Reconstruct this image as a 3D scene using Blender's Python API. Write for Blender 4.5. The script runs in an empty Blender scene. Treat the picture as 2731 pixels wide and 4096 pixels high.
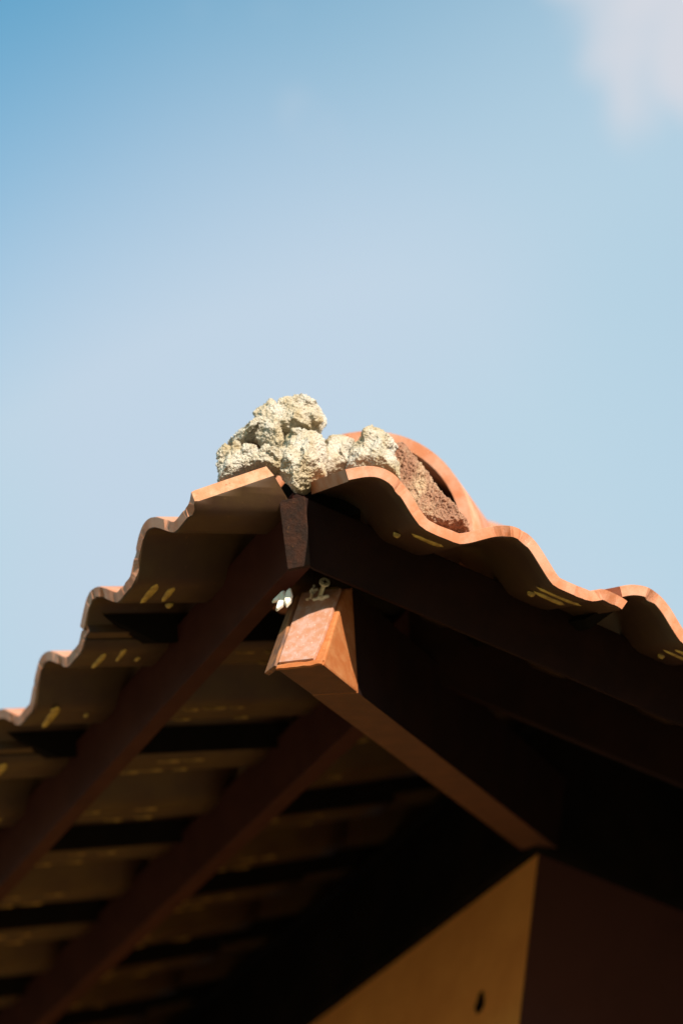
import bpy, bmesh, math, random
from mathutils import Vector, Matrix, noise

# ---------------------------------------------------------------- camera, sky, sun
SC = bpy.context.scene
COL = SC.collection
YAW, PITCH, ROLL = 1.213489, 0.653744, 0.187340
CAM = Vector((-0.496565, -1.660140, -1.429376))
FWD = Vector((math.cos(PITCH)*math.cos(YAW), math.cos(PITCH)*math.sin(YAW), math.sin(PITCH)))
_r = FWD.cross(Vector((0, 0, 1))).normalized()
_u = _r.cross(FWD)
RGT = _r*math.cos(ROLL) + _u*math.sin(ROLL)
UPV = -_r*math.sin(ROLL) + _u*math.cos(ROLL)
cam_d = bpy.data.cameras.new('camera')
cam = bpy.data.objects.new('camera', cam_d)
COL.objects.link(cam)
m = Matrix((RGT, UPV, -FWD)).transposed().to_4x4()
m.translation = CAM
cam.matrix_world = m
cam_d.sensor_fit = 'VERTICAL'
cam_d.sensor_height = 36.0
cam_d.sensor_width = 24.0
cam_d.lens = 83.0
cam_d.clip_start = 0.05
cam_d.clip_end = 2000
cam_d.dof.use_dof = True
cam_d.dof.focus_distance = 2.30
cam_d.dof.aperture_fstop = 3.2
SC.camera = cam

SUN = Vector((-0.176, -1.0, 0.255)).normalized()       # direction towards the sun
SUN_EL = math.asin(SUN.z)
world = bpy.data.worlds.new('World')
SC.world = world
world.use_nodes = True
wn, wl = world.node_tree.nodes, world.node_tree.links
wn.clear()
w_out = wn.new('ShaderNodeOutputWorld')
w_bg = wn.new('ShaderNodeBackground')
w_bg.inputs['Strength'].default_value = 0.15
sky = wn.new('ShaderNodeTexSky')
sky.sky_type = 'NISHITA'
sky.sun_disc = False
sky.sun_elevation = SUN_EL
sky.sun_rotation = math.atan2(SUN.x, SUN.y)
sky.air_density = 1.0
sky.dust_density = 0.3
sky.ozone_density = 2.0
# thin veil of high cloud and a few soft clouds, laid out by direction over the whole sky
tc = wn.new('ShaderNodeTexCoord')
def sky_noise(scale, detail, loc, lo, hi, to0, to1, distort=0.0, smooth=True):
    mp = wn.new('ShaderNodeMapping'); mp.inputs['Location'].default_value = loc
    wl.new(tc.outputs['Generated'], mp.inputs['Vector'])
    nz = wn.new('ShaderNodeTexNoise')
    nz.inputs['Scale'].default_value = scale
    nz.inputs['Detail'].default_value = detail
    nz.inputs['Roughness'].default_value = 0.42
    nz.inputs['Distortion'].default_value = distort
    wl.new(mp.outputs['Vector'], nz.inputs['Vector'])
    mr = wn.new('ShaderNodeMapRange')
    if smooth: mr.interpolation_type = 'SMOOTHSTEP'
    mr.inputs['From Min'].default_value = lo; mr.inputs['From Max'].default_value = hi
    mr.inputs['To Min'].default_value = to0; mr.inputs['To Max'].default_value = to1
    wl.new(nz.outputs['Fac'], mr.inputs['Value'])
    return mr.outputs['Result']
def sky_dir(vec, lo, hi, to0, to1):
    dt = wn.new('ShaderNodeVectorMath'); dt.operation = 'DOT_PRODUCT'
    dt.inputs[1].default_value = vec
    wl.new(tc.outputs['Generated'], dt.inputs[0])
    mr = wn.new('ShaderNodeMapRange'); mr.interpolation_type = 'SMOOTHSTEP'
    mr.inputs['From Min'].default_value = lo; mr.inputs['From Max'].default_value = hi
    mr.inputs['To Min'].default_value = to0; mr.inputs['To Max'].default_value = to1
    wl.new(dt.outputs['Value'], mr.inputs['Value'])
    return mr.outputs['Result']
def wmath(op, a, b, clamp=False):
    n_ = wn.new('ShaderNodeMath'); n_.operation = op; n_.use_clamp = clamp
    for i_, v_ in enumerate((a, b)):
        if hasattr(v_, 'links'): wl.new(v_, n_.inputs[i_])
        else: n_.inputs[i_].default_value = v_
    return n_.outputs['Value']
def wmix(f, a, b):
    n_ = wn.new('ShaderNodeMix'); n_.data_type = 'RGBA'
    wl.new(f, n_.inputs['Factor'])
    for k_, v_ in (('A', a), ('B', b)):
        if hasattr(v_, 'links'): wl.new(v_, n_.inputs[k_])
        else: n_.inputs[k_].default_value = v_
    return n_.outputs['Result']
haze_f = sky_dir((0.62, -0.05, -0.78), -0.605, -0.385, 0.0, 1.0)
haze_n = sky_noise(2.6, 1.5, (0.35, 0.10, 0.62), 0.3, 0.7, -0.14, 0.14)
veil = wmath('ADD', haze_f, haze_n, True)
bank = sky_dir((0.318, 0.528, 0.7875), 0.9940, 1.0, 0.0, 0.60)          # a cloud bank high on the right
puff = wmath('ADD', sky_noise(11.0, 4.0, (1.7, 0.4, 0.9), 0.0, 1.0, 0.0, 1.0, 0.6, False), bank)
mr_ = wn.new('ShaderNodeMapRange'); mr_.interpolation_type = 'SMOOTHSTEP'
mr_.inputs['From Min'].default_value = 0.70; mr_.inputs['From Max'].default_value = 0.93
mr_.inputs['To Min'].default_value = 0.0; mr_.inputs['To Max'].default_value = 0.95
wl.new(puff, mr_.inputs['Value'])
tint = wn.new('ShaderNodeMix'); tint.data_type = 'RGBA'; tint.blend_type = 'MULTIPLY'
tint.inputs['Factor'].default_value = 1.0
tint.inputs['B'].default_value = (0.56, 1.14, 1.06, 1)
wl.new(sky.outputs['Color'], tint.inputs['A'])
lav = wmix(sky_noise(3.4, 2.0, (2.1, 0.7, 1.3), 0.40, 0.62, 0.0, 1.0), (1.92, 2.56, 3.00, 1), (2.06, 2.54, 3.02, 1))
c1_ = wmix(veil, tint.outputs['Result'], lav)
c2_ = wmix(mr_.outputs['Result'], c1_, (2.55, 2.65, 2.90, 1))
wl.new(c2_, w_bg.inputs['Color'])
wl.new(w_bg.outputs['Background'], w_out.inputs['Surface'])

sun_d = bpy.data.lights.new('sun', 'SUN')
sun_d.energy = 5.0
sun_d.angle = math.radians(0.5)
sun_d.color = (1.0, 0.86, 0.68)
sun = bpy.data.objects.new('sun', sun_d)
COL.objects.link(sun)
sun.rotation_euler = SUN.to_track_quat('Z', 'Y').to_euler()

vs = SC.view_settings
vs.view_transform = 'Standard'
vs.look = 'None'
vs.exposure = 0.8
vs.gamma = 1.0

# ---------------------------------------------------------------- helpers
R = random.Random(7)
S2 = 2 ** -0.5
def V(*a): return Vector(a)

def mat(name, base, rough=0.8, var=None, vscale=30.0, specks=None, speck_scale=300.0, speck_amt=0.08,
        bump=0.3, bscale=200.0, bdist=0.002, spec=0.3, streak=None):
    """procedural paint / clay / mortar: base colour, a blotchy second colour, fine specks and a bump"""
    mt = bpy.data.materials.new(name)
    mt.use_nodes = True
    n, l = mt.node_tree.nodes, mt.node_tree.links
    b = n['Principled BSDF']
    b.inputs['Roughness'].default_value = rough
    b.inputs['Specular IOR Level'].default_value = spec
    co = n.new('ShaderNodeTexCoord')
    src = co.outputs['Object']
    rgb = n.new('ShaderNodeRGB'); rgb.outputs[0].default_value = (*base, 1)
    cur = rgb.outputs[0]
    if streak:
        mpn = n.new('ShaderNodeMapping'); mpn.inputs['Scale'].default_value = streak
        l.new(src, mpn.inputs['Vector']); vsrc = mpn.outputs['Vector']
    else:
        vsrc = src
    if var:
        t = n.new('ShaderNodeTexNoise')
        t.inputs['Scale'].default_value = vscale
        t.inputs['Detail'].default_value = 6
        t.inputs['Roughness'].default_value = 0.65
        l.new(vsrc, t.inputs['Vector'])
        rp = n.new('ShaderNodeMapRange'); rp.interpolation_type = 'SMOOTHSTEP'
        rp.inputs['From Min'].default_value = 0.38; rp.inputs['From Max'].default_value = 0.66
        l.new(t.outputs['Fac'], rp.inputs['Value'])
        mx = n.new('ShaderNodeMix'); mx.data_type = 'RGBA'
        l.new(rp.outputs['Result'], mx.inputs['Factor'])
        l.new(cur, mx.inputs['A']); mx.inputs['B'].default_value = (*var, 1)
        cur = mx.outputs['Result']
    if specks:
        t = n.new('ShaderNodeTexNoise')
        t.inputs['Scale'].default_value = speck_scale
        t.inputs['Detail'].default_value = 3
        l.new(src, t.inputs['Vector'])
        rp = n.new('ShaderNodeMapRange')
        rp.inputs['From Min'].default_value = 0.72 - speck_amt; rp.inputs['From Max'].default_value = 0.76 - speck_amt
        l.new(t.outputs['Fac'], rp.inputs['Value'])
        mx = n.new('ShaderNodeMix'); mx.data_type = 'RGBA'
        l.new(rp.outputs['Result'], mx.inputs['Factor'])
        l.new(cur, mx.inputs['A']); mx.inputs['B'].default_value = (*specks, 1)
        cur = mx.outputs['Result']
    l.new(cur, b.inputs['Base Color'])
    if bump:
        t = n.new('ShaderNodeTexNoise')
        t.inputs['Scale'].default_value = bscale
        t.inputs['Detail'].default_value = 8
        t.inputs['Roughness'].default_value = 0.7
        l.new(src, t.inputs['Vector'])
        bp = n.new('ShaderNodeBump')
        bp.inputs['Strength'].default_value = bump
        bp.inputs['Distance'].default_value = bdist
        l.new(t.outputs['Fac'], bp.inputs['Height'])
        l.new(bp.outputs['Normal'], b.inputs['Normal'])
    return mt

M = {
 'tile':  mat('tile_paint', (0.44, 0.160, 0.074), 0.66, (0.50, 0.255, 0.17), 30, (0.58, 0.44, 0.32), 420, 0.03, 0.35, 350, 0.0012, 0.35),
 'under': mat('tile_dark_underside', (0.046, 0.022, 0.013), 0.5, (0.064, 0.036, 0.014), 14, (0.12, 0.06, 0.03), 260, 0.02, 0.25, 160, 0.001, 0.4),  # much darker brown than the tile top
 'cut':   mat('tile_cut_face', (0.42, 0.19, 0.10), 0.85, (0.45, 0.28, 0.18), 60, (0.25, 0.10, 0.05), 300, 0.05, 0.7, 300, 0.002),
 'bar':   mat('weather_bar_glint', (0.60, 0.45, 0.10), 0.35, (0.30, 0.20, 0.05), 90, None, 0, 0, 0.3, 300, 0.0006, 0.5),  # yellow glint of reflected light put into the bar colour
 'rib': mat('rib_glint', (0.50, 0.32, 0.085), 0.45, (0.22, 0.13, 0.04), 60, None, 0, 0, 0.3, 300, 0.0006, 0.3),  # weaker yellow glint coloured onto the ribs
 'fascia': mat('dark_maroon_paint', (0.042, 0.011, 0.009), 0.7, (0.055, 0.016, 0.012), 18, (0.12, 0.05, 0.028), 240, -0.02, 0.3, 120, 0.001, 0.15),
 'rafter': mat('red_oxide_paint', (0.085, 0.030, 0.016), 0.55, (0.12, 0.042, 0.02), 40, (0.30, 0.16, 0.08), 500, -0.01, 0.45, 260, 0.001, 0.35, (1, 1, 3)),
 'lit_orange': mat('lit_orange_paint', (0.36, 0.115, 0.036), 0.6, (0.42, 0.17, 0.065), 45, (0.62, 0.42, 0.28), 480, 0.01, 0.45, 260, 0.001, 0.3, (1, 1, 2)),  # sunlit copy of the rafter paint, sunlight put into the colour
 'plate': mat('end_plate_paint', (0.42, 0.20, 0.125), 0.38, (0.45, 0.285, 0.245), 120, (0.72, 0.64, 0.58), 520, 0.05, 0.5, 330, 0.0008, 0.5),
 'strip': mat('weathered_strip', (0.30, 0.13, 0.06), 0.7, (0.10, 0.06, 0.05), 55, (0.5, 0.35, 0.22), 380, 0.0, 0.6, 240, 0.001, 0.3, (3, 3, 0.7)),
 'shade_maroon': mat('shaded_maroon_paint', (0.014, 0.006, 0.005), 0.8, (0.020, 0.008, 0.006), 18, (0.05, 0.022, 0.014), 240, -0.02, 0.3, 120, 0.001, 0.1),  # shaded copy of the maroon paint, its shade put into the colour
 'rust':  mat('rusted_steel', (0.022, 0.011, 0.008), 0.9, (0.042, 0.016, 0.009), 90, (0.10, 0.045, 0.02), 200, 0.03, 0.9, 200, 0.002, 0.25),
 'mortar': mat('old_mortar', (0.46, 0.375, 0.235), 0.95, (0.63, 0.60, 0.54), 18, (0.17, 0.12, 0.07), 260, 0.04, 1.0, 380, 0.004, 0.1),
 'mortar_red': mat('pigmented_mortar', (0.34, 0.18, 0.12), 0.95, (0.56, 0.41, 0.27), 32, (0.08, 0.04, 0.025), 330, 0.08, 1.0, 300, 0.004, 0.1, (1, 1, 0.35)),
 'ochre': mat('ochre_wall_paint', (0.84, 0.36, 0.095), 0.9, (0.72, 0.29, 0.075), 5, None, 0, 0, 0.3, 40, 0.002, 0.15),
 'maroon': mat('maroon_wall', (0.085, 0.032, 0.026), 0.9, (0.066, 0.025, 0.021), 3, None, 0, 0, 0.3, 40, 0.002, 0.15),  # right wall colour, far darker than the left
 'dark':  mat('black_timber_and_shade', (0.010, 0.009, 0.008), 0.95, (0.016, 0.012, 0.010), 10, None, 0, 0, 0.2, 60, 0.001, 0.0),  # wall plate timber; also the black of added shade strips, sheet and hip fill
 'white': mat('white_plastic', (0.86, 0.85, 0.81), 0.45, (0.78, 0.74, 0.62), 120, (0.2, 0.17, 0.14), 420, 0.0, 0.25, 300, 0.0006, 0.4),
 'seal':  mat('old_sealant', (0.84, 0.80, 0.70), 0.7, (0.62, 0.46, 0.30), 110, (0.10, 0.06, 0.04), 420, 0.05, 0.5, 300, 0.001, 0.3),
 'ground': mat('sandy_ground', (0.32, 0.23, 0.12), 0.95, (0.25, 0.185, 0.09), 0.6, None, 0, 0, 0.4, 6, 0.02, 0.1),
}
zinc = mat('zinc_screw', (0.62, 0.58, 0.42), 0.32, (0.40, 0.36, 0.24), 300, None, 0, 0, 0.2, 900, 0.0003, 0.5)
zinc.node_tree.nodes['Principled BSDF'].inputs['Metallic'].default_value = 0.35
M['zinc'] = zinc

def mesh_obj(name, verts, faces, material, parent=None, smooth=False, mats=None, fmat=None):
    me = bpy.data.meshes.new(name)
    me.from_pydata([tuple(v) for v in verts], [], faces)
    for mm in (mats or [material]): me.materials.append(mm)
    if fmat: me.polygons.foreach_set('material_index', fmat)
    if smooth: me.polygons.foreach_set('use_smooth', [True]*len(me.polygons))
    me.update()
    o = bpy.data.objects.new(name, me)
    COL.objects.link(o)
    if parent: o.parent = parent
    return o

def bm_obj(name, bm, material, parent=None, smooth=False):
    me = bpy.data.meshes.new(name)
    bmesh.ops.recalc_face_normals(bm, faces=bm.faces)
    bm.to_mesh(me); bm.free()
    for mm in (material if isinstance(material, list) else [material]): me.materials.append(mm)
    if smooth: me.polygons.foreach_set('use_smooth', [True]*len(me.polygons))
    o = bpy.data.objects.new(name, me)
    COL.objects.link(o)
    if parent: o.parent = parent
    return o

def empty(name, loc):
    o = bpy.data.objects.new(name, None)
    o.empty_display_size = 0.1
    COL.objects.link(o); o.location = loc
    return o

def tag(o, label, cat, group=None):
    o['label'] = label; o['category'] = cat
    if group: o['group'] = group
    return o

def prism(bm, ring0, ring1, bevel=0.0):
    """closed solid between two rings of corners"""
    a = [bm.verts.new(p) for p in ring0]
    b = [bm.verts.new(p) for p in ring1]
    k = len(a)
    fs = [bm.faces.new(a), bm.faces.new(list(reversed(b)))]
    for i in range(k):
        fs.append(bm.faces.new((a[i], b[i], b[(i+1) % k], a[(i+1) % k])))
    if bevel:
        es = list({e for f in fs for e in f.edges})
        bmesh.ops.recalc_face_normals(bm, faces=fs)
        bmesh.ops.bevel(bm, geom=es, offset=bevel, segments=2, profile=0.6, affect='EDGES')

def beam(name, p0, p1, up, side, width, height, material, parent, bevel=0.002):
    """bar from p0 to p1; p = top outer edge, side = direction of its width, up = vertical axis of its section"""
    bm = bmesh.new()
    def ring(p): return [p, p + side*width, p + side*width - up*height, p - up*height]
    prism(bm, ring(p0), ring(p1), bevel)
    return bm_obj(name, bm, material, parent)

def pixel_point(px, py, n, c):
    """point of the photograph at full size on the plane n.p = c (used to measure the place, not to fake it)"""
    f = 9444.0
    d = (RGT*(px-1365.5) - UPV*(py-2048.0) + FWD*f).normalized()
    return CAM + d*((c - n.dot(CAM))/n.dot(d))

# ---------------------------------------------------------------- ground and walls
g = mesh_obj('ground', [(-300, -300, -3.05), (300, -300, -3.05), (300, 300, -3.05), (-300, 300, -3.05)], [(0, 1, 2, 3)], M['ground'])
g['kind'] = 'structure'

house = empty('house', (0.776, 0.776, -3.05))
tag(house, 'house corner with ochre and maroon walls under dark rafters and a clay tiled hip roof', 'house')
HO = house.location.copy()
def adopt(o):
    o.parent = house
    o.matrix_parent_inverse = Matrix.Translation(-HO)
    return o

WX = 0.776
bm = bmesh.new()
prism(bm, [(WX, WX, -3.05), (WX, 5.5, -3.05), (WX+0.2, 5.5, -3.05), (WX+0.2, WX+0.2, -3.05)],
          [(WX, WX, 0.16), (WX, 5.5, 0.16), (WX+0.2, 5.5, 0.16), (WX+0.2, WX+0.2, 0.16)])
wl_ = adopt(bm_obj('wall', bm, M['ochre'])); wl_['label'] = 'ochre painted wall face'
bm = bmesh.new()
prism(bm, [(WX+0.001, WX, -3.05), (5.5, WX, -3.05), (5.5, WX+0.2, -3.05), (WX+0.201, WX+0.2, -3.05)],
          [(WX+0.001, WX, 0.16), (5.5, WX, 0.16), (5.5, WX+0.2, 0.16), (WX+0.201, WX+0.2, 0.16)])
wr_ = adopt(bm_obj('wall', bm, M['maroon'])); wr_['label'] = 'dark maroon wall face'
# dark mark on the ochre wall
mk = pixel_point(1925, 4010, V(1, 0, 0), WX)
bm = bmesh.new()
out = [(0.0, 0.016), (0.004, 0.004), (0.006, -0.006), (0.002, -0.012), (-0.006, -0.013), (-0.009, -0.008), (-0.005, 0.0)]
def mp_(a, d): return V(WX - d, mk.y - a[0]*1.5, mk.z + a[1]*1.1)
prism(bm, [mp_(a, 0.0) for a in out], [mp_((a[0]*0.7, a[1]*0.7), 0.005) for a in out])
mark = adopt(bm_obj('wall_chip', bm, M['dark'])); mark['label'] = 'small dark chip in the ochre wall'

# wall plates: dark timber between wall head and tiles
adopt(beam('wall_plate', V(WX-0.012, WX-0.012, 0.362), V(WX-0.012, 5.5, 0.362), V(0, 0, 1), V(1, 0, 0), 0.2, 0.200, M['dark'], None))
adopt(beam('wall_plate', V(WX+0.19, WX-0.012, 0.363), V(5.5, WX-0.012, 0.363), V(0, 0, 1), V(0, 1, 0), 0.19, 0.201, M['dark'], None))
bm = bmesh.new()
prism(bm, [(WX-0.014, WX-0.014, 0.160), (WX-0.014, WX-0.010, 0.160), (WX+0.2, WX-0.010, 0.160), (WX+0.2, WX-0.014, 0.160)],
          [(WX-0.014, WX-0.014, 0.365), (WX-0.014, WX-0.010, 0.365), (WX+0.2, WX-0.010, 0.365), (WX+0.2, WX-0.014, 0.365)])
adopt(bm_obj('wall_plate', bm, M['dark']))

# ---------------------------------------------------------------- roof timbers
TH = math.radians(25.5)
t1 = math.tan(TH)
# eave purlins and upper purlins lie square to the slope and are mitred on the hip
def purlin(name, x, z, th, wl2, wr2, depth, bev=0.0018):
    co, si = math.cos(th), math.sin(th)
    def section(width): return [(x, z), (x + co*width, z + si*width), (x + co*width + si*depth, z + si*width - co*depth), (x + si*depth, z - co*depth)]
    sl, sr = section(wl2), section(wr2)
    for side in 'LR':
        own = sl if side == 'L' else sr
        a_ = [V(p[0], q[0], o_[1]) for p, q, o_ in zip(sl, sr, own)]
        b_ = [V(p[0], 5.3, p[1]) for p in sl] if side == 'L' else [V(5.3, q[0], q[1]) for q in sr]
        bm = bmesh.new()
        prism(bm, a_, b_, bev)
        adopt(bm_obj(name, bm, M['fascia'] if side == 'L' else M['shade_maroon']))  # right-hand purlins take the colour with shade put in
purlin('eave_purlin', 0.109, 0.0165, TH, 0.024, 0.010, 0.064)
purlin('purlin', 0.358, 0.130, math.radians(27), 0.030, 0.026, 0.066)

# hip rafter, its end leaning back
HD = V(S2, S2, 0); HN = V(S2, -S2, 0)                 # along the hip (plan), to its right side
HSL = 0.50*math.sqrt(2)*S2*1.0
def hp(h, o, z): return HD*h + HN*o + V(0, 0, z)
H0, ZB, HW = 0.2503, -0.131, 0.025
RS = 0.50/math.sqrt(2)*1.0                            # rise per metre of plan along the hip
RS = 0.353
RT = 0.110
lean = 0.19
E0 = [hp(H0+0.002, -HW, ZB), hp(H0-0.002, HW, ZB), hp(H0-0.002+lean*RT, HW, ZB+RT), hp(H0+0.002+lean*RT, -HW, ZB+RT)]
H1 = 1.60
E1 = [hp(H1, -HW, ZB+RS*(H1-H0)), hp(H1, HW, ZB+RS*(H1-H0)), hp(H1, HW, ZB+RS*(H1-H0)+RT), hp(H1, -HW, ZB+RS*(H1-H0)+RT)]
EM = []
for o_, fz, hh in ((-HW, 0.0, 0.347), (HW, 0.0, 0.347), (HW, 1.0, 0.284), (-HW, 1.0, 0.284)):
    EM.append(hp(hh, o_, ZB + RS*(hh-H0) + RT*fz))  # seam slanted after the cast shadow edge, between lit and shaded colour
bm = bmesh.new()
prism(bm, EM, E1, 0.0)
n_first = len(bm.faces)
for e in bm.edges: pass
prism(bm, E0, [p - HD*0.0002 for p in EM], 0.0022)
bm.faces.ensure_lookup_table()
bmesh.ops.recalc_face_normals(bm, faces=bm.faces)
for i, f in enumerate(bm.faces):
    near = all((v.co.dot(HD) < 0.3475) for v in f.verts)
    f.material_index = 1 if (near and f.normal.z > -0.75) else (0 if f.normal.z < -0.75 else 2)  # lit orange near the end, shade colour on the remaining sides
rafter = adopt(bm_obj('hip_rafter', bm, [M['rafter'], M['lit_orange'], M['shade_maroon']])); rafter['label'] = 'maroon hip rafter with a sunlit orange end'
def rpart(o):
    o.parent = rafter
    o.matrix_parent_inverse = rafter.matrix_world.inverted()
    return o
bpy.context.view_layer.update()

def box_pts(name, quad, nrm, thick, material, bevel=0.0015, jit=0.0):
    bm = bmesh.new()
    prism(bm, quad, [q + nrm*thick for q in quad], bevel)
    return bm_obj(name, bm, material)

EN = (E0[1]-E0[0]).cross(E0[3]-E0[0]).normalized()
if EN.dot(HD) > 0: EN = -EN
def onend(a, b):           # a across (0 left..1 right), b up
    return E0[0]*(1-a)*(1-b) + E0[1]*a*(1-b) + E0[3]*(1-a)*b + E0[2]*a*b
pl_q = [onend(0.03, 0.055), onend(0.79, 0.055), onend(0.86, 0.30), onend(0.93, 0.97), onend(0.06, 0.97)]
pl_q = [q + EN*0.0005 for q in pl_q]
rpart(box_pts('end_plate', pl_q, EN, 0.0045, M['plate'], 0.0008))['label'] = 'pale pinkish plate on the rafter end'
# strip on the left of the end, turned towards the left
lt = onend(0.0, 0.0) + V(-0.004, 0.0, -0.001)
st = onend(0.0, 0.97) + V(-0.004, 0.0, 0)
dirL = V(-0.10, 1.0, 0.0).normalized()
q4 = [lt + V(0, 0, 0.005), lt + dirL*0.020 + V(0, 0, 0.005), st + dirL*0.014, st]
rpart(box_pts('side_strip', q4, V(1, 0.1, 0).normalized(), 0.006, M['strip'], 0.001))['label'] = 'weathered brown strip at the rafter end'
# torn lip of paint along the lower edge
bm = bmesh.new()
prev = None
NL = 26
lip0, lip1 = [], []
for i in range(NL+1):
    a = i/NL
    p = E0[0].lerp(E0[1], a*1.0)
    j = noise.noise(V(a*4, 2.3, 0))*0.002
    lip0.append(p + EN*0.0012 + V(0, 0, 0.0055 + j))
    lip1.append(p + EN*(0.0032 + 0.0012*noise.noise(V(a*5, 7, 0))) + V(0, 0, -0.0012 + 0.0010*noise.noise(V(a*6, 0, 3))))
vsn = lip0 + lip1 + [q - EN*0.0025 for q in lip1] + [q - EN*0.0022 for q in lip0]
fs = []
k = NL+1
for i in range(NL):
    for r_ in range(4):
        a_, b_ = r_*k, ((r_+1) % 4)*k
        fs.append((a_+i, a_+i+1, b_+i+1, b_+i))
rpart(mesh_obj('paint_lip', vsn, fs, M['lit_orange']))

# rusted corner strap where the boards meet
def strap_pt(a, k): return V(0.113, 0.113, 0.008).lerp(V(0.1375, 0.1375, -0.0435), k) + HN*a - HD*0.0022
q = [strap_pt(-0.015, -0.02), strap_pt(0.013, -0.05), strap_pt(0.015, 1.06), strap_pt(-0.009, 1.10)]
strap = box_pts('corner_strap', q, HD, 0.004, M['rust'], 0.001)
adopt(strap)['label'] = 'rusted strap where the two boards meet'

# ---------------------------------------------------------------- tiles
RH, TK, RWID = 0.0265, 0.0120, 0.058
NODIP = [False]
ROLL_H = {'L': 0.0325, 'R': 0.0295}
RCUR = ['R']
def prof(u):
    RH = ROLL_H[RCUR[0]]
    d = abs((u + 0.075) % 0.15 - 0.075)
    w = -RH + (RH*math.cos(math.pi*d/(2*RWID))**1.25 if d < RWID else 0.0)
    return w - (0.70*(u-0.255) if 0.255 < u < 0.2985 and not NODIP[0] else 0.0)
def prof_n(u):
    e = 0.0005
    s = (prof(u+e) - prof(u-e))/(2*e)
    k = math.sqrt(1+s*s)
    return (-s/k, 1/k)

TL = 0.40
def tile_bm(u0=-0.042, u1=0.272, nu=96, seed=0, lip=True, length=TL):
    """curved clay tile in its own frame: u across, v up the slope, w out of the roof"""
    bm = bmesh.new()
    vsamp = [0, 0.004, 0.02, 0.05, 0.10, 0.18, 0.28, 0.36, length]
    rows_t, rows_b = [], []
    for v in vsamp:
        rt, rb = [], []
        for i in range(nu+1):
            u = u0 + (u1-u0)*i/nu
            w = prof(u); nx, nw = prof_n(u)
            nv = noise.noise(V(u*60+seed*3.1, v*12, seed)) * 0.0007
            je = (noise.noise(V(u*40, seed*5.7, 1.0))*0.0004 + max(0, noise.noise(V(u*75, seed*2.9, 4.0))-0.30)*0.008) if v == 0 else 0
            jb = (noise.noise(V(u*40, seed*4.1, 9.0))*0.0004 + max(0, noise.noise(V(u*90, seed*1.7, 6.0))-0.28)*0.012) if v == 0 else 0
            tt = TK * (1 - (0.10 if v == 0 else 0))
            rt.append(bm.verts.new((u, v + je, w + nv - (0.0007 if v == 0 else 0))))
            rb.append(bm.verts.new((u - nx*tt, v + jb, w - nw*tt + nv*0.7)))
        rows_t.append(rt); rows_b.append(rb)
    n = len(vsamp)
    for j in range(n-1):
        for i in range(nu):
            f = bm.faces.new((rows_t[j][i], rows_t[j][i+1], rows_t[j+1][i+1], rows_t[j+1][i])); f.material_index = 0; f.smooth = True
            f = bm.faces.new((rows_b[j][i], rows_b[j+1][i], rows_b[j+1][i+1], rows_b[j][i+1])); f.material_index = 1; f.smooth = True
    for j, fl in ((0, False), (n-1, True)):
        for i in range(nu):
            a = (rows_t[j][i], rows_b[j][i], rows_b[j][i+1], rows_t[j][i+1])
            f = bm.faces.new(a if not fl else tuple(reversed(a))); f.material_index = 0
    for i, fl in ((0, True), (nu, False)):
        for j in range(n-1):
            a = (rows_t[j][i], rows_b[j][i], rows_b[j+1][i], rows_t[j+1][i])
            f = bm.faces.new(a if fl is False else tuple(reversed(a))); f.material_index = 0 if i == 0 else 1
    if lip:                                            # added near-black strip: puts shade in the side lap and stops light leaking
        RH = ROLL_H[RCUR[0]]
        c = [(u0+0.001, -RH-0.012), (u0+0.014, -RH-0.017)]
        for uu in (u0+0.017, u0+0.013, u0+0.009, u0+0.006, u0+0.003):
            nx, nw = prof_n(uu)
            c.append((uu - nx*(TK+0.002), prof(uu) - nw*(TK+0.002)))
        before = set(bm.faces)
        prism(bm, [V(a, 0.016 + max(0.0, -0.020-b)*2.2, b) for a, b in c], [V(a, length-0.005, b) for a, b in c])
        for f in bm.faces:
            if f not in before: f.material_index = 3
    return bm

def slope_matrix(side, c, x0, z0, th):
    co, si = math.cos(th), math.sin(th)
    if side == 'R':
        mm = Matrix(((1, 0, 0), (0, co, -si), (0, si, co))).to_4x4()
        mm.translation = (c, x0, z0)
    else:
        mm = Matrix(((0, co, -si), (-1, 0, 0), (0, si, co))).to_4x4()
        mm.translation = (x0, c, z0)
    return mm

def clip(bm, mw, point, keep):
    """cut a tile along a vertical plane through a plan point, keeping the side of keep"""
    inv = mw.inverted()
    p = inv @ point
    nn = (inv.to_3x3() @ keep).normalized()
    geom = bm.verts[:] + bm.edges[:] + bm.faces[:]
    r = bmesh.ops.bisect_plane(bm, geom=geom, plane_co=p, plane_no=nn, clear_inner=True, dist=1e-6)
    edges = [e for e in r['geom_cut'] if isinstance(e, bmesh.types.BMEdge)]
    if edges:
        before = set(bm.faces)
        bmesh.ops.holes_fill(bm, edges=edges, sides=0)
        for f in bm.faces:
            if f not in before: f.material_index = 2

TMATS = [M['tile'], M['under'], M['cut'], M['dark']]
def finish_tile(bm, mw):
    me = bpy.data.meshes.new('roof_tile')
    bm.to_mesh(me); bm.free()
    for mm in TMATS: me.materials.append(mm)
    return me

def place_tile(me, mw):
    o = bpy.data.objects.new('roof_tile', me)
    COL.objects.link(o)
    o.parent = house
    o.matrix_parent_inverse = Matrix.Translation(-HO)
    o.matrix_basis = mw
    return o

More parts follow.
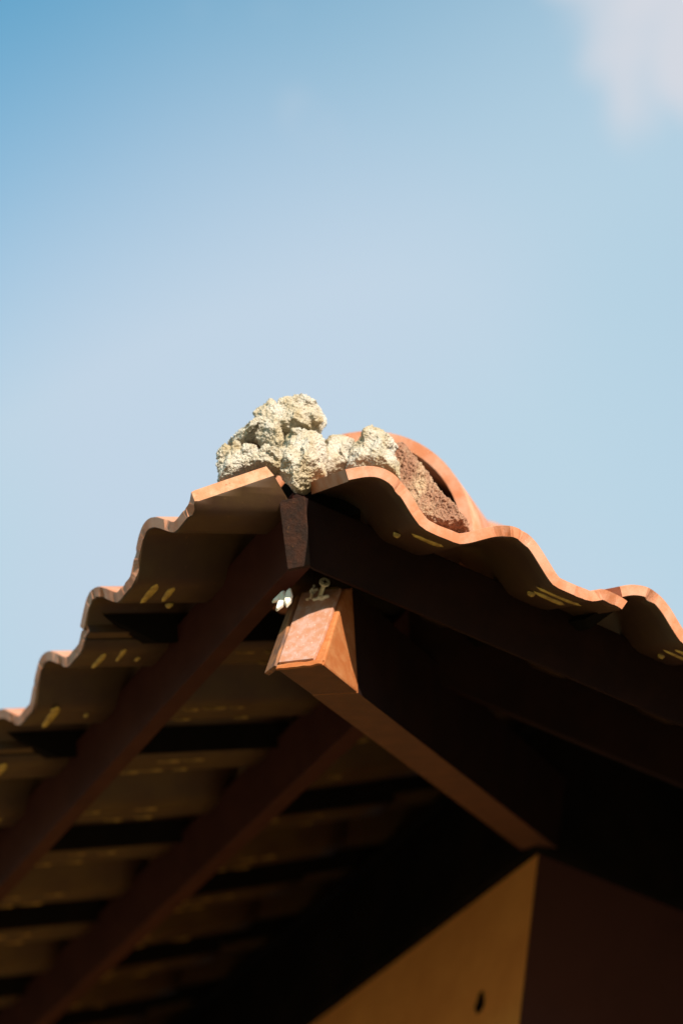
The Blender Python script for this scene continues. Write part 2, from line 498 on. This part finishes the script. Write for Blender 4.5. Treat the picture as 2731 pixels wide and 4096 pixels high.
# weather bars moulded on the underside
def capsule_mesh(name, length, w, h, along):
    vs_, fs_ = [], []
    NS, NR = 8, 6
    for i in range(NS+1):
        a = -1 + 2*i/NS
        prof_r = (1-abs(a)**3.5)**0.5 if abs(a) < 1 else 0.02
        for k_ in range(NR):
            ang = math.pi*k_/(NR-1)
            b = math.cos(ang)*w*prof_r*(0.55 + 0.45*(a*0.5+0.5)) + 0.0014*noise.noise(V(a*3.1, length*90, 2.0))
            c = -math.sin(ang)*h*prof_r
            p = (a*length/2, b, c) if along == 'u' else (b, a*length/2, c)
            vs_.append(p)
    for i in range(NS):
        for k_ in range(NR-1):
            fs_.append((i*NR+k_, (i+1)*NR+k_, (i+1)*NR+k_+1, i*NR+k_+1))
    me = bpy.data.meshes.new(name)
    me.from_pydata(vs_, [], fs_)
    me.materials.append(M['bar'])
    me.polygons.foreach_set('use_smooth', [True]*len(fs_))
    return me
BAR_U = capsule_mesh('weather_bar', 0.052, 0.0070, 0.0026, 'u')
BAR_S = capsule_mesh('weather_bar', 0.034, 0.0058, 0.0024, 'u')
NUB = capsule_mesh('nub', 0.010, 0.0045, 0.004, 'u')
RIB = capsule_mesh('rib', 0.030, 0.0022, 0.0030, 'v')
RIB.materials[0] = M['rib']
def add_bars(tile, mw, hipkeep, pans=(0.075, 0.225), eave=True, ribs=True):
    items = []
    WB = -ROLL_H[RCUR[0]] - TK + 0.0008
    for pu in pans:
        if eave:
            items += [(BAR_U, pu+R.uniform(-0.004, 0.004), 0.030+R.uniform(-0.003, 0.003))]
            if R.random() < 0.75: items.append((BAR_S, pu+R.uniform(-0.002, 0.010), 0.049+R.uniform(-0.002, 0.003)))
            if R.random() < 0.6: items.append((NUB, pu-0.024+R.uniform(-0.003, 0.006), 0.060+R.uniform(-0.004, 0.008)))
            if R.random() < 0.6: items.append((NUB, pu+R.uniform(-0.010, 0.012), 0.074+R.uniform(-0.003, 0.008)))
        if ribs:
            for du in (-0.017, 0.012):
                v = 0.205
                for k_ in range(3):
                    if R.random() < 0.72: items.append((RIB, pu+du+R.uniform(-0.002, 0.002), v))
                    v += 0.034 + R.uniform(-0.006, 0.012)
    for me, u, v in items:
        p = mw @ V(u, v, WB)
        if hipkeep(p) < 0.03: continue
        o = bpy.data.objects.new(me.name.split('.')[0], me)
        COL.objects.link(o)
        o.parent = tile
        o.matrix_basis = Matrix.Translation((u, v, WB + R.uniform(-0.0006, 0.0004))) @ Matrix.Rotation(R.uniform(-0.06, 0.06), 4, 'Z') @ Matrix.Diagonal((R.uniform(0.65, 1.15), R.uniform(0.7, 1.25), R.uniform(0.7, 1.1), 1))

# courses: nose distance from the eave line, nose height, pitch
TH2 = math.radians(29.0)
c1 = (0.0, 0.0, TH)
n2 = 0.292
z2 = n2*t1 + 0.018
c2 = (n2, z2, TH2)
courses = [c1, c2]
for k in range(2, 5):
    nx_ = n2 + 0.282*(k-1)
    courses.append((nx_, z2 + (nx_-n2)*math.tan(math.radians(30.6)), TH2))

shared = {}
for sd in 'LR':
    RCUR[0] = sd
    shared[sd] = [finish_tile(tile_bm(seed=s), None) for s in (1, 2, 3)]
YC, XC = 0.378, 0.160        # first crest of the first tile on the left and right slope
for ci, (x0, z0, th) in enumerate(courses):
    for side, c0, ncol, sgn in (('L', YC, 14, 1), ('R', XC, 11, 1)):
        for k in range(-1, ncol):
            c = c0 + 0.30*k
            RCUR[0] = side
            if side == 'L' and k < 0: continue
            if side == 'R' and k < 0: continue
            mw = slope_matrix(side, c, x0, z0, th)
            # plan extent
            far = x0 + TL*math.cos(th)
            lo = (c - 0.275) if side == 'L' else (c - 0.042)
            hi = (c + 0.042) if side == 'L' else (c + 0.275)
            if hi < x0 + 0.02: continue
            keep = V(-1, 1, 0) if side == 'L' else V(1, -1, 0)
            off = 0.011
            hk = (lambda p: (p.y-p.x)) if side == 'L' else (lambda p: (p.x-p.y))
            if side == 'L' and k == 0 and ci == 0:
                NODIP[0] = True
                bm = tile_bm(-0.042, 0.36, 110, 11)
                NODIP[0] = False
                clip(bm, mw, V(0.011, 0.124, 0), V(0.36, 1.0, 0))
                clip(bm, mw, V(0.09, 0.107, 0.018), V(-1, 1, -1.3))
                me = finish_tile(bm, mw)
            elif side == 'R' and k == 0 and ci == 0:
                bm = tile_bm(u0=-0.038, u1=0.284, seed=12, lip=False)
                clip(bm, mw, V(0.0, -0.02, 0), keep)
                me = finish_tile(bm, mw)
            elif lo < far + off:
                bm = tile_bm(seed=20+k+ci, nu=48)
                clip(bm, mw, V(0, off, 0) if side == 'L' else V(off, 0, 0), keep)
                if not bm.faces:
                    bm.free(); continue
                me = finish_tile(bm, mw)
            elif ci == 0 and k < 4:
                me = finish_tile(tile_bm(u0=-0.030 if side == 'R' else -0.042, u1=0.284 if side == 'R' else 0.272, seed=30+k+(7 if side == 'R' else 0)), mw)
            else:
                me = shared[side][R.randrange(3)]
            jig = Matrix.Rotation(R.uniform(-0.010, 0.010), 4, 'Z') @ Matrix.Rotation(R.uniform(-0.006, 0.006), 4, 'Y')
            wobble = Matrix.Translation((R.uniform(-0.003, 0.003), R.uniform(-0.006, 0.006), R.uniform(-0.002, 0.002)))
            if k == 0: jig = Matrix(); wobble = Matrix()
            if side == 'R' and ci == 0 and k == 1: wobble = Matrix.Translation((0.003, 0.003, -0.001))
            o = place_tile(me, mw @ wobble @ jig)
            vis = (side == 'L' and k < 6 and ci < 2) or (side == 'R' and k < 3 and ci < 2)
            if vis: add_bars(o, mw, hk, pans=(0.075,) if (side == 'L' and k == 0 and ci == 0) else (0.075, 0.225), eave=(ci == 0), ribs=True)

# added black sheet under the upper courses, for their shade and against sky leaks
def shade_sheet(side):
    a, b = 0.74, 1.30
    za = z2 + (a-n2)*math.tan(TH2) - 0.054
    zb = za + (b-a)*math.tan(math.radians(30.6))
    def q_(x, y, z): return V(x, y, z) if side == 'L' else V(y, x, z)
    pts = [q_(a, a, za), q_(b, b, zb), q_(b, 5.3, zb), q_(a, 5.3, za)]
    bm = bmesh.new()
    prism(bm, pts, [p + V(0, 0, 0.002) for p in pts])
    e_ = [q_(b-0.03, b-0.03, zb-0.016), q_(b-0.01, b-0.01, zb-0.005), q_(b-0.01, 5.3, zb-0.005), q_(b-0.03, 5.3, zb-0.016)]
    prism(bm, e_, [p + V(0, 0, 0.058) for p in e_])
    adopt(bm_obj('roof_shade_sheet', bm, M['dark']))
shade_sheet('L'); shade_sheet('R')

# ---------------------------------------------------------------- hip tiles
hipdir = V(S2, S2, RS*1.05).normalized()
hipup = HN.cross(hipdir).normalized()
if hipup.z < 0: hipup = -hipup
def hip_tile(h, z, k0=1.0, slope=None):
    hd_ = hipdir if slope is None else V(S2, S2, slope).normalized()
    hu_ = HN.cross(hd_).normalized()
    if hu_.z < 0: hu_ = -hu_
    bm = bmesh.new()
    NA, NV = 40, 6
    L = 0.42; tk = 0.0125
    base = hp(h, 0, z)
    rows = []
    for j in range(NV+1):
        s = j/NV
        sc = k0*(1.0 - 0.16*s)
        row_o, row_i = [], []
        for i in range(NA+1):
            a = math.radians(-16 + 212*i/NA)
            jt = noise.noise(V(i*0.3, j, h))*0.0008
            row_o.append(bm.verts.new(base + hd_*(L*s + (jt if j == 0 else 0)) + HN*(math.cos(a)*0.132*sc) + hu_*(math.sin(a)*0.134*sc)))
            row_i.append(bm.verts.new(base + hd_*(L*s + (jt*0.5 if j == 0 else 0)) + HN*(math.cos(a)*(0.132*sc-tk)) + hu_*(math.sin(a)*(0.134*sc-tk))))
        rows.append((row_o, row_i))
    for j in range(NV):
        for i in range(NA):
            f = bm.faces.new((rows[j][0][i], rows[j][0][i+1], rows[j+1][0][i+1], rows[j+1][0][i])); f.smooth = True
            f = bm.faces.new((rows[j][1][i], rows[j+1][1][i], rows[j+1][1][i+1], rows[j][1][i+1])); f.smooth = True
    for j in (0, NV):
        for i in range(NA): bm.faces.new((rows[j][0][i], rows[j][1][i], rows[j][1][i+1], rows[j][0][i+1]))
    for i in (0, NA):
        for j in range(NV): bm.faces.new((rows[j][0][i], rows[j][1][i], rows[j+1][1][i], rows[j+1][0][i]))
    bmesh.ops.recalc_face_normals(bm, faces=bm.faces)
    me = bpy.data.meshes.new('hip_tile'); bm.to_mesh(me); bm.free()
    me.materials.append(M['tile'])
    o = bpy.data.objects.new('hip_tile', me); COL.objects.link(o)
    return adopt(o)
ht = hip_tile(0.33, 0.080)
ht['label'] = 'half round orange hip tile with its open end showing'
def hip_line(h): return z2 + (h*S2 - n2)*math.tan(math.radians(30.6))
for k in range(1, 3): hip_tile(0.33 + 0.34*k, hip_line(0.33 + 0.34*k) - 0.022, 0.9, 0.418)

# added bedding under the hip tiles, near-black as shade filling the hip gap
bm = bmesh.new()
def core(h): return [hp(h, a, (0.337*h if h < 0.43 else hip_line(h) - 0.012) + z) for a, z in ((-0.040, -0.052), (0.040, -0.052), (0.060, -0.035), (0.035, 0.006), (-0.035, 0.006), (-0.060, -0.035))]
prism(bm, core(0.205), core(0.42))
prism(bm, core(0.431), core(1.3))
prism(bm, [hp(0.365, a, 0.337*0.365 + z) for a, z in ((-0.085, -0.034), (0.085, -0.034), (0.08, 0.03), (0.04, 0.072), (-0.04, 0.072), (-0.08, 0.03))],
          [hp(1.3, a, hip_line(1.3) - 0.012 + z) for a, z in ((-0.085, -0.034), (0.085, -0.034), (0.08, 0.02), (0.04, 0.05), (-0.04, 0.05), (-0.08, 0.02))])
adopt(bm_obj('hip_shade_bedding', bm, M['dark']))

# ---------------------------------------------------------------- broken mortar
def tex(name, typ, size, depth=2):
    t = bpy.data.textures.new(name, typ)
    t.noise_scale = size
    if typ == 'CLOUDS': t.noise_depth = depth
    return t
T_BIG = tex('mortar_lumps', 'CLOUDS', 0.030, 1)
T_MID = tex('mortar_crumbs', 'CLOUDS', 0.0085, 3)
T_VOR = tex('mortar_pits', 'CLOUDS', 0.0045, 2)
T_VOR.noise_type = 'HARD_NOISE'
T_FINE = tex('mortar_sand', 'CLOUDS', 0.0020, 1)
def c1px(p): return (850 + p[0]/3.136, 1560 + p[1]/3.136)
def c2px(p): return (1200 + p[0]/2.24, 1660 + p[1]/2.24)
def chunk(name, conv, poly, h, depth, material, label, cat, amp, rings=None, extra=(), voxel=0.0013, seed=1):
    """fractured lump: rings of an outline of its own, swelling and shrinking through its depth, then broken up"""
    rr = random.Random(seed)
    pts = [pixel_point(*conv(p), HD, h) for p in poly]
    ctr = sum(pts, V(0, 0, 0))/len(pts)
    bm = bmesh.new()
    rings = rings or [(-1.0, 0.50), (-0.62, 0.84), (-0.1, 1.0), (0.5, 0.92), (1.0, 0.60)]
    loops = []
    axis = (HD*0.5 + FWD*0.5).normalized()
    for d, sc in rings:
        row = []
        for p in pts:
            q_ = ctr + (p-ctr)*(sc*(1 + rr.uniform(-0.05, 0.05) if sc < 1 else 1.0)) + axis*(depth*(d + rr.uniform(-0.10, 0.10)))
            row.append(bm.verts.new(q_))
        loops.append(row)
    k = len(pts)
    for a_, b_ in zip(loops, loops[1:]):
        for i in range(k): bm.faces.new((a_[i], a_[(i+1) % k], b_[(i+1) % k], b_[i]))
    bm.faces.new(loops[0]); bm.faces.new(list(reversed(loops[-1])))
    bmesh.ops.triangulate(bm, faces=[f for f in bm.faces if len(f.verts) > 4])
    bmesh.ops.recalc_face_normals(bm, faces=bm.faces)
    for (ex, ey, er, ed) in extra:                      # knobs standing out of the broken face
        p = pixel_point(*conv((ex, ey)), HD, h) + axis*(ed*0.80)
        mm = Matrix.Translation(p) @ Matrix.Rotation(rr.uniform(0, 3), 4, V(rr.random(), rr.random(), rr.random()).normalized()) @ Matrix.Diagonal((er*1.25, er*rr.uniform(0.5, 1.2), er*rr.uniform(0.4, 0.9), 1))
        bmesh.ops.create_icosphere(bm, subdivisions=1, radius=1.0, matrix=mm)
    org = ctr.copy()
    for v in bm.verts: v.co -= org
    me = bpy.data.meshes.new(name); bm.to_mesh(me); bm.free()
    me.materials.append(material)
    o = bpy.data.objects.new(name, me); COL.objects.link(o)
    o.location = org
    rm = o.modifiers.new('remesh', 'REMESH'); rm.mode = 'VOXEL'; rm.voxel_size = voxel; rm.use_smooth_shade = False
    for t, a in zip((T_BIG, T_MID, T_VOR, T_FINE), amp):
        if not a: continue
        d = o.modifiers.new('displace', 'DISPLACE'); d.texture = t; d.strength = a; d.mid_level = 0.47; d.texture_coords = 'GLOBAL'
    return tag(o, label, cat)
AMP = (0.006, 0.0045, 0.0024, 0.0024)
chunk('mortar_chunk', c1px, [(180,690),(260,620),(420,560),(520,450),(590,360),(690,290),(730,200),(790,180),(850,260),(905,270),(930,190),(990,140),(1100,115),(1230,95),(1290,180),(1360,220),(1400,310),(1395,420),(1340,490),(1310,550),(1230,545),(1060,600),(930,610),(900,800),(820,830),(640,780),(600,640),(460,625),(400,740),(260,750)],
      0.165, 0.034, M['mortar'], 'large pale jagged mortar lump topmost on the broken hip end', 'mortar chunk', AMP,
      extra=[(1200, 260, 0.014, -0.026), (1000, 330, 0.014, -0.026), (760, 420, 0.016, -0.028), (700, 620, 0.014, -0.024), (820, 720, 0.012, -0.022), (1280, 420, 0.011, -0.022), (560, 560, 0.012, -0.020)])
chunk('mortar_chunk', c1px, [(925,640),(1000,600),(1100,600),(1200,540),(1300,570),(1380,590),(1440,690),(1425,800),(1390,950),(1440,1080),(1260,1160),(1220,1220),(1110,1285),(1030,1240),(900,1140),(800,1010),(830,850),(925,780)],
      0.162, 0.034, M['mortar'], 'crumbly mortar plug wedged in the gap between the two lowest tiles', 'mortar chunk', AMP, seed=2,
      extra=[(1150, 720, 0.014, -0.026), (1290, 680, 0.013, -0.024), (1200, 860, 0.014, -0.028), (1080, 930, 0.012, -0.026), (1280, 960, 0.013, -0.024), (1130, 1080, 0.012, -0.024), (1090, 1210, 0.009, -0.018), (950, 960, 0.010, -0.022)])
chunk('mortar_chunk', c1px, [(75,810),(130,770),(200,750),(300,775),(420,780),(480,770),(620,800),(680,830),(820,835),(900,840),(960,900),(930,1030),(800,1040),(690,1030),(540,1040),(400,1080),(240,1150),(150,1180),(75,1180),(85,1000),(80,900)],
      0.150, 0.024, M['mortar'], 'low crumbly mortar bed lying on the left cut tile', 'mortar chunk', AMP, seed=3,
      extra=[(180, 850, 0.010, -0.018), (330, 860, 0.011, -0.020), (520, 860, 0.011, -0.020), (700, 880, 0.010, -0.020), (840, 900, 0.010, -0.020), (160, 1030, 0.009, -0.014), (320, 960, 0.008, -0.016)])
chunk('mortar_chunk', c2px, [(255,260),(310,215),(390,205),(490,225),(480,300),(450,370),(480,430),(480,480),(340,530),(250,570),(180,570),(170,480),(190,400),(230,330)],
      0.200, 0.026, M['mortar'], 'small smooth pale mortar lump in the middle, between plug and hip tile', 'mortar chunk', (0.006, 0.004, 0.0015, 0.001), seed=4)
chunk('mortar_chunk', c2px, [(470,280),(560,210),(590,150),(640,140),(720,150),(800,190),(880,290),(850,330),(840,390),(890,440),(900,580),(830,560),(720,540),(620,530),(480,560),(400,520),(430,360)],
      0.200, 0.030, M['mortar'], 'grey flecked mortar lump sitting on the right tile roll before the hip tile', 'mortar chunk', AMP, seed=5,
      extra=[(640, 300, 0.016, -0.022), (560, 380, 0.013, -0.020), (740, 330, 0.015, -0.020)])
chunk('mortar_bed', c2px, [(815,300),(870,290),(945,290),(1010,385),(1105,500),(1190,610),(1250,700),(1340,800),(1420,870),(1480,940),(1510,1020),(1360,1040),(1190,1000),(1050,940),(940,870),(880,760),(830,650),(790,550),(800,400)],
      0.222, 0.022, M['mortar_red'], 'reddish brown ribbed mortar bed sloping under the open hip tile', 'mortar bed', (0.005, 0.006, 0.0045, 0.002), seed=6,
      rings=[(-1.0, 0.90), (-0.6, 0.97), (0.2, 1.0), (1.0, 0.96)])

# ---------------------------------------------------------------- screw, sealant, plastic plugs
EP = onend(0.5, 0.5) + EN*0.005
EPC = EN.dot(EP)
def on_plate(px, py, d=0.0): return pixel_point(px, py, EN, EPC + d)
base_p = on_plate(1280, 2385)
_hr = on_plate(1298, 2329, 0.0) - CAM
head_p = CAM + _hr.normalized()*((base_p - CAM).length - 0.021)
ax = (head_p - base_p).normalized()
sx = ax.cross(V(0, 0, 1)).normalized(); sy = ax.cross(sx)
scr = empty('screw', base_p)
tag(scr, 'zinc cross head screw sticking out of the rafter end', 'screw')
def lathe(name, prof_, mat_, parent, seg=20):
    vs_, fs_ = [], []
    for (r_, z_) in prof_:
        for i in range(seg):
            a = 2*math.pi*i/seg
            vs_.append(sx*(r_*math.cos(a)) + sy*(r_*math.sin(a)) + ax*z_)
    for j in range(len(prof_)-1):
        for i in range(seg):
            fs_.append((j*seg+i, j*seg+(i+1) % seg, (j+1)*seg+(i+1) % seg, (j+1)*seg+i))
    fs_.append(tuple(range(seg))); fs_.append(tuple(range((len(prof_)-1)*seg, len(prof_)*seg)))
    return mesh_obj(name, vs_, fs_, mat_, parent, smooth=False)
SLEN = (head_p - base_p).length
pr = [(0.0015, -0.004)]
zz = -0.003
while zz < SLEN-0.003:
    pr += [(0.0016, zz), (0.0025, zz+0.0007), (0.0016, zz+0.0014)]; zz += 0.0018
pr += [(0.0018, SLEN-0.002)]
lathe('shank', pr, M['zinc'], scr, 16)
hd = lathe('head', [(0.0018, SLEN-0.0035), (0.0054, SLEN-0.0006), (0.0057, SLEN), (0.0054, SLEN+0.0007), (0.0042, SLEN+0.0012), (0.0030, SLEN+0.0012)], M['zinc'], scr, 28)
bm = bmesh.new()
cr = []
for i in range(16):
    a = 2*math.pi*i/16
    r_ = 0.0033 if i % 4 == 0 else (0.0013 if i % 4 == 2 else 0.0019)
    cr.append((a, r_))
prism(bm, [sx*(r_*math.cos(a)) + sy*(r_*math.sin(a)) + ax*(SLEN+0.00135) for a, r_ in cr], [sx*(r_*math.cos(a)) + sy*(r_*math.sin(a)) + ax*(SLEN+0.0010) for a, r_ in cr])
rc = bm_obj('cross_recess', bm, M['rust'], hd)

def blobs_obj(name, pts, material, label, cat, voxel=0.0008, amp=(0, 0.0025, 0.0015, 0.0008)):
    bm = bmesh.new()
    for (px, py, rx, ry, d) in pts:
        p = on_plate(px, py, d)
        k = (p-CAM).dot(FWD)/9444.0
        mm = Matrix((RGT*(rx*k), UPV*(ry*k), -FWD*(0.5*(rx+ry)*k))).transposed().to_4x4(); mm.translation = p
        bmesh.ops.create_icosphere(bm, subdivisions=3, radius=1.0, matrix=mm)
    org = sum((v.co for v in bm.verts), V(0, 0, 0))/len(bm.verts)
    for v in bm.verts: v.co -= org
    o = bm_obj(name, bm, material, None, True)
    o.location = org
    rm = o.modifiers.new('remesh', 'REMESH'); rm.mode = 'VOXEL'; rm.voxel_size = voxel; rm.use_smooth_shade = True
    for t, a in zip((T_BIG, T_MID, T_VOR, T_FINE), amp):
        if a:
            d = o.modifiers.new('displace', 'DISPLACE'); d.texture = t; d.strength = a; d.mid_level = 0.5; d.texture_coords = 'GLOBAL'
    return tag(o, label, cat)
blobs_obj('sealant_blob', [(1250, 2365, 13, 16, 0.002), (1262, 2358, 14, 8, 0.002), (1246, 2385, 10, 18, 0.001), (1260, 2398, 16, 9, 0.001), (1285, 2392, 20, 12, 0.002), (1305, 2386, 13, 8, 0.002), (1230, 2398, 9, 10, 0.001), (1255, 2345, 5, 5, 0.002)],
          M['seal'], 'dirty cream sealant blob around the screw', 'sealant')

def wedge(poly, d0, thick):
    bm = bmesh.new()
    nrm = (-FWD*0.6 + EN*0.4).normalized()
    c = nrm.dot(on_plate(1150, 2400, 0.0)) + d0 + 0.036
    pts = [pixel_point(x, y, nrm, c) for x, y in poly]
    ctr = sum(pts, V(0, 0, 0))/len(pts)
    front = [ctr.lerp(p, 0.72) + nrm*thick for p in pts]
    prism(bm, pts, front, 0.0011)
    return bm
pg = empty('plastic_plug', on_plate(1150, 2400, 0.0))
tag(pg, 'split white plastic wall plug stuck to the left of the rafter end', 'plastic plug')
def pgpart(bm):
    o = bm_obj('plug_wing', bm, M['white'])
    o.parent = pg; o.matrix_parent_inverse = Matrix.Translation(-pg.location)
pgpart(wedge([(1086, 2407), (1090, 2415), (1112, 2410), (1140, 2384), (1142, 2364), (1134, 2360)], 0.000, 0.004))
pgpart(wedge([(1101, 2443), (1108, 2449), (1134, 2430), (1146, 2396), (1142, 2366), (1126, 2384), (1108, 2416)], 0.003, 0.004))
pgpart(wedge([(1134, 2410), (1146, 2436), (1168, 2412), (1173, 2385), (1166, 2356), (1159, 2349), (1144, 2364)], 0.006, 0.004))
